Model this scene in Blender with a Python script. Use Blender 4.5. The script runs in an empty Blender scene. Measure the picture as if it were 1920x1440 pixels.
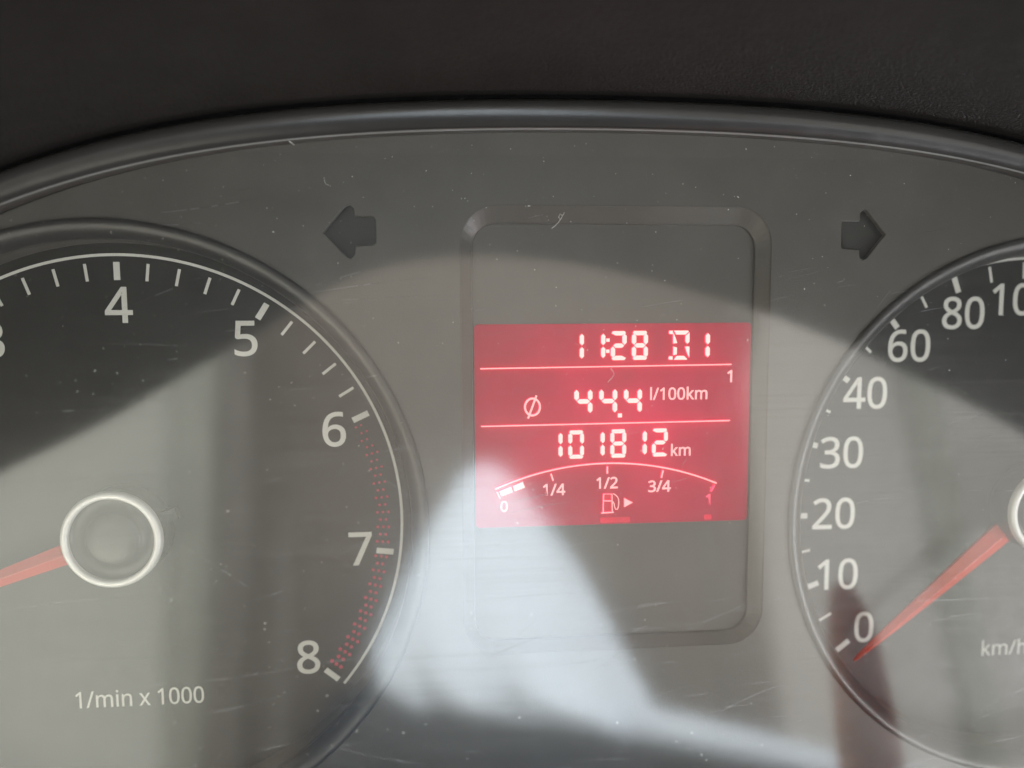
import bpy, bmesh, math, random
from mathutils import Vector, Matrix

# ------------------------------------------------------------------ units
# All dimensions below are millimetres in the frame of the cluster:
# x to the right, y up, z towards the driver; the tachometer pivot is (0, 0, 0).
MM = 0.001
def V(x, y, z=0.0):
    return Vector((x * MM, -z * MM, y * MM))

scene = bpy.context.scene
col = scene.collection
random.seed(7)

# ------------------------------------------------------------------ camera
CAM_POS = (56.193, 37.812, 139.641)
CAM_R = ((0.99612, 0.01365, -0.08698), (-0.00548, 0.99561, 0.09349), (0.08787, -0.09265, 0.99181))
cam_data = bpy.data.cameras.new('camera')
cam_data.sensor_width = 36.0
cam_data.lens = 27.04
cam_data.clip_start = 0.005
cam_data.clip_end = 20.0
cam_data.dof.use_dof = True
cam_data.dof.focus_distance = 0.133
cam_data.dof.aperture_fstop = 6.8
cam = bpy.data.objects.new('camera', cam_data)
axes = Matrix(((1, 0, 0), (0, 0, -1), (0, 1, 0)))          # cluster frame -> world frame
cam.matrix_world = Matrix.Translation(V(*CAM_POS)) @ (axes @ Matrix(CAM_R)).to_4x4()
col.objects.link(cam)
scene.camera = cam

# ------------------------------------------------------------------ world, lamps, exposure
world = bpy.data.worlds.new('World')
scene.world = world
world.use_nodes = True
bgn = world.node_tree.nodes['Background']
bgn.inputs['Color'].default_value = (0.80, 0.83, 0.88, 1)
bgn.inputs['Strength'].default_value = 0.10

def area_lamp(name, pos, target, sx, sy, power, color):
    ld = bpy.data.lights.new(name, 'AREA')
    ld.shape = 'RECTANGLE'; ld.size = sx * MM; ld.size_y = sy * MM
    ld.energy = power; ld.color = color
    o = bpy.data.objects.new(name, ld)
    o.location = V(*pos)
    o.rotation_euler = (V(*target) - V(*pos)).to_track_quat('-Z', 'Y').to_euler()
    col.objects.link(o)
    return o
# daylight through the windscreen, over the hood onto the driver's side of the cabin
area_lamp('windscreen_daylight', (80, 310, -50), (100, 0, 480), 700, 260, 22.5, (0.97, 0.99, 1.0))
# daylight through the side window behind the camera on the left
area_lamp('side_window_daylight', (-394, 30, 560), (-330, 20, 0), 500, 720, 1.4, (0.96, 1.0, 0.88))
# and through the one on the right
area_lamp('right_window_daylight', (700, 60, 580), (640, 40, 0), 700, 640, 1.35, (1.0, 1.0, 0.93))
# added fill lamps for the cluster, unseen, low on the left and low right
area_lamp('low_left_fill', (-240, -290, 400), (80, 10, 0), 420, 260, 1.7, (1.0, 0.94, 0.78))
area_lamp('low_right_fill', (620, -300, 380), (110, 10, 0), 300, 260, 4.6, (0.98, 0.98, 1.0))

vs = scene.view_settings
vs.view_transform = 'Standard'
vs.look = 'None'
vs.exposure = 0.0
vs.gamma = 1.0
vs.use_curve_mapping = False
scene.cycles.use_denoising = True
scene.cycles.use_adaptive_sampling = False
scene.cycles.max_bounces = 6
scene.cycles.transparent_max_bounces = 16
scene.cycles.sample_clamp_indirect = 6.0
scene.cycles.caustics_reflective = False

# ------------------------------------------------------------------ materials
def new_mat(name):
    m = bpy.data.materials.new(name)
    m.use_nodes = True
    nt = m.node_tree
    return m, nt, nt.nodes['Principled BSDF'], nt.nodes['Material Output']

def coords(nt, scale=(1, 1, 1), rot=(0, 0, 0)):
    tc = nt.nodes.new('ShaderNodeTexCoord')
    mp = nt.nodes.new('ShaderNodeMapping')
    mp.inputs['Scale'].default_value = scale
    mp.inputs['Rotation'].default_value = rot
    nt.links.new(tc.outputs['Object'], mp.inputs['Vector'])
    return mp.outputs['Vector']

def noise(nt, vec, scale, detail=4.0, rough=0.55):
    n = nt.nodes.new('ShaderNodeTexNoise')
    n.inputs['Scale'].default_value = scale
    n.inputs['Detail'].default_value = detail
    n.inputs['Roughness'].default_value = rough
    nt.links.new(vec, n.inputs['Vector'])
    return n.outputs['Fac']

def ramp(nt, fac, stops):
    r = nt.nodes.new('ShaderNodeValToRGB')
    e = r.color_ramp.elements
    e[0].position, e[0].color = stops[0][0], (*stops[0][1], 1)
    e[1].position, e[1].color = stops[-1][0], (*stops[-1][1], 1)
    for p, c in stops[1:-1]:
        x = e.new(p); x.color = (*c, 1)
    nt.links.new(fac, r.inputs['Fac'])
    return r.outputs['Color']

def scalar(nt, fac, a0, a1, b0, b1):
    m = nt.nodes.new('ShaderNodeMapRange')
    for k, v in zip(('From Min', 'From Max', 'To Min', 'To Max'), (a0, a1, b0, b1)):
        m.inputs[k].default_value = v
    nt.links.new(fac, m.inputs['Value'])
    return m.outputs['Result']

def plastic(name, c, rough, grain=0.0, grain_scale=2500.0, var=0.12, spec=0.5, metal=0.0, coat=0.0):
    m, nt, b, out = new_mat(name)
    vec = coords(nt)
    n = noise(nt, vec, 60.0)
    lo = tuple(x * (1 - var) for x in c); hi = tuple(x * (1 + var) for x in c)
    nt.links.new(ramp(nt, n, [(0.3, lo), (0.7, hi)]), b.inputs['Base Color'])
    n2 = noise(nt, vec, 300.0)
    nt.links.new(scalar(nt, n2, 0.3, 0.7, rough * 0.9, rough * 1.1), b.inputs['Roughness'])
    b.inputs['Specular IOR Level'].default_value = spec
    b.inputs['Metallic'].default_value = metal
    b.inputs['Coat Weight'].default_value = coat
    if grain > 0:
        g = noise(nt, vec, grain_scale, 2.0, 0.5)
        bp = nt.nodes.new('ShaderNodeBump')
        bp.inputs['Strength'].default_value = grain
        bp.inputs['Distance'].default_value = 0.0003
        nt.links.new(g, bp.inputs['Height'])
        nt.links.new(bp.outputs['Normal'], b.inputs['Normal'])
    return m

def glowing(name, c, strength, base=(0.3, 0.02, 0.03), var=0.1):
    m, nt, b, out = new_mat(name)
    n = noise(nt, coords(nt), 120.0)
    lo = tuple(x * (1 - var) for x in c); hi = tuple(min(1, x * (1 + var)) for x in c)
    nt.links.new(ramp(nt, n, [(0.3, lo), (0.7, hi)]), b.inputs['Emission Color'])
    b.inputs['Emission Strength'].default_value = strength
    b.inputs['Base Color'].default_value = (*base, 1)
    b.inputs['Roughness'].default_value = 0.6
    b.inputs['Specular IOR Level'].default_value = 0.1
    return m

M = {}
M['faceplate'] = plastic('faceplate_plastic', (0.088, 0.084, 0.077), 0.45, 0.10, 3000)
M['recess'] = plastic('recess_plastic', (0.088, 0.083, 0.076), 0.40, 0.05, 3000)
M['dial'] = plastic('dial_print', (0.014, 0.0145, 0.0145), 0.6, 0.05, 3000)
M['rim'] = plastic('rim_plastic', (0.038, 0.038, 0.039), 0.34, 0.0, spec=0.55)
M['white'] = plastic('white_print', (0.74, 0.74, 0.70), 0.6, var=0.03)
M['grey_white'] = plastic('grey_print', (0.60, 0.60, 0.57), 0.6, var=0.03)
M['red_print'] = plastic('red_print', (0.62, 0.035, 0.08), 0.6, var=0.15)
M['needle'] = plastic('needle_red', (0.66, 0.055, 0.03), 0.25, var=0.06, coat=0.6)
M['hub'] = plastic('hub_plastic', (0.02, 0.02, 0.02), 0.32, 0.0)
M['hub_ring'] = plastic('hub_satin_metal', (0.82, 0.82, 0.80), 0.45, metal=0.3, var=0.03)
M['arrow'] = plastic('arrow_lens', (0.030, 0.030, 0.028), 0.4)
M['bezel'] = plastic('bezel_plastic', (0.028, 0.027, 0.027), 0.22, 0.03, 1500, spec=0.65)
M['bezel_edge'] = plastic('bezel_polished_edge', (0.16, 0.16, 0.16), 0.25, spec=0.8)
M['shroud'] = plastic('shroud_plastic', (0.040, 0.034, 0.032), 0.5)
M['hood'] = plastic('hood_grained_plastic', (0.0120, 0.0100, 0.0096), 0.50, 1.0, 2400, var=0.2, spec=0.25)
def lcd_panel():
    m, nt, bs, out = new_mat('lcd_backlight')
    tc = nt.nodes.new('ShaderNodeTexCoord')
    mp = nt.nodes.new('ShaderNodeMapping')
    mp.inputs['Location'].default_value = (-0.088, 0.0, -0.019)
    nt.links.new(tc.outputs['Object'], mp.inputs['Vector'])
    sc_ = nt.nodes.new('ShaderNodeVectorMath'); sc_.operation = 'MULTIPLY'
    sc_.inputs[1].default_value = (1 / 0.030, 0.0, 1 / 0.024)
    nt.links.new(mp.outputs['Vector'], sc_.inputs[0])
    ln = nt.nodes.new('ShaderNodeVectorMath'); ln.operation = 'LENGTH'
    nt.links.new(sc_.outputs['Vector'], ln.inputs[0])
    fall = scalar(nt, ln.outputs['Value'], 0.2, 1.15, 0.46, 0.12)
    ns = scalar(nt, noise(nt, coords(nt), 90.0, 2.0), 0.3, 0.7, 0.75, 1.25)
    mu = nt.nodes.new('ShaderNodeMath'); mu.operation = 'MULTIPLY'
    nt.links.new(fall, mu.inputs[0]); nt.links.new(ns, mu.inputs[1])
    nt.links.new(mu.outputs[0], bs.inputs['Emission Strength'])
    bs.inputs['Emission Color'].default_value = (0.85, 0.0, 0.085, 1)
    bs.inputs['Base Color'].default_value = (0.30, 0.003, 0.025, 1)
    bs.inputs['Roughness'].default_value = 0.6
    bs.inputs['Specular IOR Level'].default_value = 0.1
    return m
M['lcd'] = lcd_panel()
M['segment_halo'] = glowing('lcd_segment_halo', (1.0, 0.02, 0.10), 4.0, (0.5, 0.02, 0.04), 0.05)  # red glow added to the bar edges to cast a halo on the panel
M['segment'] = glowing('lcd_segment', (1.0, 0.66, 0.62), 1.15, (0.5, 0.3, 0.3), 0.03)
M['segment_dim'] = glowing('lcd_segment_dim', (1.0, 0.46, 0.48), 1.15, (0.5, 0.2, 0.2), 0.05)
M['segment_red'] = glowing('lcd_segment_red', (1.0, 0.10, 0.20), 1.2, (0.5, 0.05, 0.08), 0.05)
M['leak'] = glowing('lcd_light_leak', (1.0, 0.005, 0.06), 0.75, (0.4, 0.01, 0.03), 0.5)
M['lint'] = plastic('lint', (0.75, 0.75, 0.72), 0.8)
M['dust'] = plastic('dust', (0.7, 0.7, 0.66), 0.9)
M['lining'] = plastic('cabin_lining_cloth', (0.225, 0.192, 0.160), 0.9, var=0.12)
M['grey_trim'] = plastic('grey_trim', (0.27, 0.27, 0.225), 0.8)
M['dark_trim'] = plastic('dark_trim', (0.115, 0.102, 0.085), 0.7)
M['cloth_white'] = plastic('pale_cloth', (0.80, 0.88, 0.94), 0.9, var=0.06)
M['cloth_navy'] = plastic('navy_cloth', (0.012, 0.018, 0.028), 0.9, 0.5, 900, var=0.3)
M['skin'] = plastic('skin', (0.70, 0.29, 0.15), 0.45, 0.1, 900)
sk = M['skin'].node_tree.nodes['Principled BSDF']
sk.inputs['Subsurface Weight'].default_value = 1.0
sk.inputs['Subsurface Radius'].default_value = (1.0, 0.35, 0.2)
sk.inputs['Subsurface Scale'].default_value = 0.018

def cover_material():
    """clear plastic: passes light, mirrors the cabin by Fresnel; dust film and wiping scratches on its face"""
    m = bpy.data.materials.new('cover_clear_plastic')
    m.use_nodes = True
    nt = m.node_tree
    nt.nodes.clear()
    out = nt.nodes.new('ShaderNodeOutputMaterial')
    tr = nt.nodes.new('ShaderNodeBsdfTransparent')
    tr.inputs['Color'].default_value = (0.97, 0.97, 0.96, 1)
    sharp = nt.nodes.new('ShaderNodeBsdfGlossy'); sharp.inputs['Roughness'].default_value = 0.08
    brushed = nt.nodes.new('ShaderNodeBsdfGlossy'); brushed.inputs['Roughness'].default_value = 0.22
    for g in (sharp, brushed): g.inputs['Color'].default_value = (1, 1, 1, 1)
    film = nt.nodes.new('ShaderNodeBsdfDiffuse'); film.inputs['Color'].default_value = (0.75, 0.76, 0.76, 1)
    # Fresnel by Schlick's formula, the same from either side of the thin sheet
    lw = nt.nodes.new('ShaderNodeLayerWeight'); lw.inputs['Blend'].default_value = 0.5
    p5 = nt.nodes.new('ShaderNodeMath'); p5.operation = 'POWER'; p5.inputs[1].default_value = 5.0
    nt.links.new(lw.outputs['Facing'], p5.inputs[0])
    fres = scalar(nt, p5.outputs[0], 0, 1, 0.18, 1.0)
    # scratches: two sets of long thin streaks, broken up by a coarse noise
    s1 = noise(nt, coords(nt, (14, 1500, 1500), (0, math.radians(7), 0)), 1.0, 3.0, 0.7)
    s2 = noise(nt, coords(nt, (30, 2200, 2200), (0, math.radians(-14), 0)), 1.0, 2.0, 0.7)
    mx = nt.nodes.new('ShaderNodeMath'); mx.operation = 'MAXIMUM'
    nt.links.new(scalar(nt, s1, 0.52, 0.75, 0, 1), mx.inputs[0])
    nt.links.new(scalar(nt, s2, 0.55, 0.78, 0, 1), mx.inputs[1])
    patch = scalar(nt, noise(nt, coords(nt), 22.0, 3.0), 0.38, 0.65, 0.15, 1.0)
    ml = nt.nodes.new('ShaderNodeMath'); ml.operation = 'MULTIPLY'
    nt.links.new(mx.outputs[0], ml.inputs[0]); nt.links.new(patch, ml.inputs[1])
    gl = nt.nodes.new('ShaderNodeMixShader')
    nt.links.new(scalar(nt, ml.outputs[0], 0, 1, 0.12, 0.5), gl.inputs['Fac'])
    nt.links.new(sharp.outputs[0], gl.inputs[1]); nt.links.new(brushed.outputs[0], gl.inputs[2])
    refl = nt.nodes.new('ShaderNodeMixShader')
    nt.links.new(fres, refl.inputs['Fac'])
    nt.links.new(tr.outputs[0], refl.inputs[1]); nt.links.new(gl.outputs[0], refl.inputs[2])
    # dust film: faint everywhere, a little stronger in blotches and along scratches
    blot = scalar(nt, noise(nt, coords(nt), 35.0, 5.0, 0.65), 0.35, 0.75, 0.002, 0.018)
    ad = nt.nodes.new('ShaderNodeMath'); ad.operation = 'MULTIPLY_ADD'
    nt.links.new(ml.outputs[0], ad.inputs[0]); ad.inputs[1].default_value = 0.03
    nt.links.new(blot, ad.inputs[2])
    fin = nt.nodes.new('ShaderNodeMixShader')
    nt.links.new(ad.outputs[0], fin.inputs['Fac'])
    nt.links.new(refl.outputs[0], fin.inputs[1]); nt.links.new(film.outputs[0], fin.inputs[2])
    nt.links.new(fin.outputs[0], out.inputs['Surface'])
    return m
def clear_material():
    m = bpy.data.materials.new('cover_inner_face')
    m.use_nodes = True
    nt = m.node_tree
    nt.nodes.clear()
    out = nt.nodes.new('ShaderNodeOutputMaterial')
    tr = nt.nodes.new('ShaderNodeBsdfTransparent')
    tr.inputs['Color'].default_value = (0.98, 0.98, 0.98, 1)
    nt.links.new(tr.outputs[0], out.inputs['Surface'])
    return m
M['cover'] = cover_material()
M['cover_inner'] = clear_material()

# ------------------------------------------------------------------ object helpers
WORLD_LOC = {}
def put(o, parent=None, loc=(0, 0, 0)):
    """link o with its origin at loc (mm, cluster frame) and parent it (parents are never rotated)"""
    w = V(*loc)
    WORLD_LOC[o.name] = w
    if parent is not None:
        o.parent = parent
        o.location = w - WORLD_LOC[parent.name]
    else:
        o.location = w
    col.objects.link(o)
    return o

def mesh_obj(name, verts, faces, mat, parent=None, loc=(0, 0, 0), smooth=False):
    """verts in mm relative to loc"""
    me = bpy.data.meshes.new(name)
    me.from_pydata([V(*v) for v in verts], [], faces)
    if smooth:
        for p in me.polygons: p.use_smooth = True
    me.materials.append(mat)
    me.update()
    return put(bpy.data.objects.new(name, me), parent, loc)

def share(o, name, parent, loc, rot=0.0):
    c = bpy.data.objects.new(name, o.data)
    put(c, parent, loc)
    c.rotation_euler = (0, rot, 0)
    return c

def tag(o, label, cat, group=None):
    o['label'] = label; o['category'] = cat
    if group: o['group'] = group
    return o

def filled(name, loops, mat, parent, loc, thick, bevel=0.0, offset=0.0, side=None):
    """closed loops (mm, x/y) filled as one flat plate of thickness 2*thick; inner loops become holes"""
    cu = bpy.data.curves.new(name, 'CURVE')
    cu.dimensions = '2D'; cu.fill_mode = 'BOTH'
    cu.extrude = thick; cu.bevel_depth = bevel; cu.bevel_resolution = 1; cu.offset = offset
    for lp in loops:
        s = cu.splines.new('POLY'); s.points.add(len(lp) - 1)
        for p, q in zip(s.points, lp): p.co = (q[0], q[1], 0, 1)
        s.use_cyclic_u = True
    t = bpy.data.objects.new('tmp', cu)
    col.objects.link(t)
    bpy.context.view_layer.update()
    dg = bpy.context.evaluated_depsgraph_get()
    me = bpy.data.meshes.new_from_object(t.evaluated_get(dg))
    bpy.data.objects.remove(t); bpy.data.curves.remove(cu)
    for v in me.vertices: v.co = V(v.co.x, v.co.y, v.co.z)
    me.name = name
    me.materials.clear(); me.materials.append(mat)
    if side is not None:
        me.materials.append(side)
        me.update()
        for p in me.polygons:
            p.material_index = 1 if abs(p.normal.y) < 0.5 else 0
    return put(bpy.data.objects.new(name, me), parent, loc)

def lathe(name, prof, mat, parent, loc, n=128, a0=0.0, a1=2 * math.pi, smooth=True):
    """profile of (radius, z) turned about the z axis"""
    full = abs(a1 - a0 - 2 * math.pi) < 1e-6
    m = n if full else n + 1
    vs_, fs = [], []
    for i in range(m):
        a = a0 + (a1 - a0) * i / n
        for r, z in prof: vs_.append((r * math.sin(a), r * math.cos(a), z))
    k = len(prof)
    for i in range(n if full else m - 1):
        j = (i + 1) % m
        for q in range(k - 1):
            fs.append((i * k + q, i * k + q + 1, j * k + q + 1, j * k + q))
    o = mesh_obj(name, vs_, fs, mat, parent, loc, smooth)
    return o

def grid_obj(name, rows, mat, parent=None, loc=(0, 0, 0), smooth=True, close=False):
    k = len(rows[0]); vs_ = [v for r in rows for v in r]; fs = []
    for i in range(len(rows) - 1):
        for j in range(k if close else k - 1):
            j2 = (j + 1) % k
            fs.append((i * k + j, i * k + j2, (i + 1) * k + j2, (i + 1) * k + j))
    return mesh_obj(name, vs_, fs, mat, parent, loc, smooth)

def tube(name, pts, radii, mat, parent=None, n=10):
    """closed tube along pts (mm)"""
    P = [Vector(p) for p in pts]; vs_, fs = [], []
    for i, p in enumerate(P):
        t = (P[min(i + 1, len(P) - 1)] - P[max(i - 1, 0)]).normalized()
        u = t.cross(Vector((0.31, 0.17, 0.93))).normalized(); w = t.cross(u)
        r = radii[i] if hasattr(radii, '__len__') else radii
        for j in range(n):
            a = 2 * math.pi * j / n
            vs_.append(p + (u * math.cos(a) + w * math.sin(a)) * r)
    for i in range(len(P) - 1):
        for j in range(n):
            fs.append((i * n + j, i * n + (j + 1) % n, (i + 1) * n + (j + 1) % n, (i + 1) * n + j))
    fs.append(tuple(range(n))); fs.append(tuple((len(P) - 1) * n + j for j in range(n - 1, -1, -1)))
    return mesh_obj(name, vs_, fs, mat, parent, (0, 0, 0), True)

def solid(o, t, offset=-1.0):
    md = o.modifiers.new('thickness', 'SOLIDIFY'); md.thickness = t * MM; md.offset = offset
    return o

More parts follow.
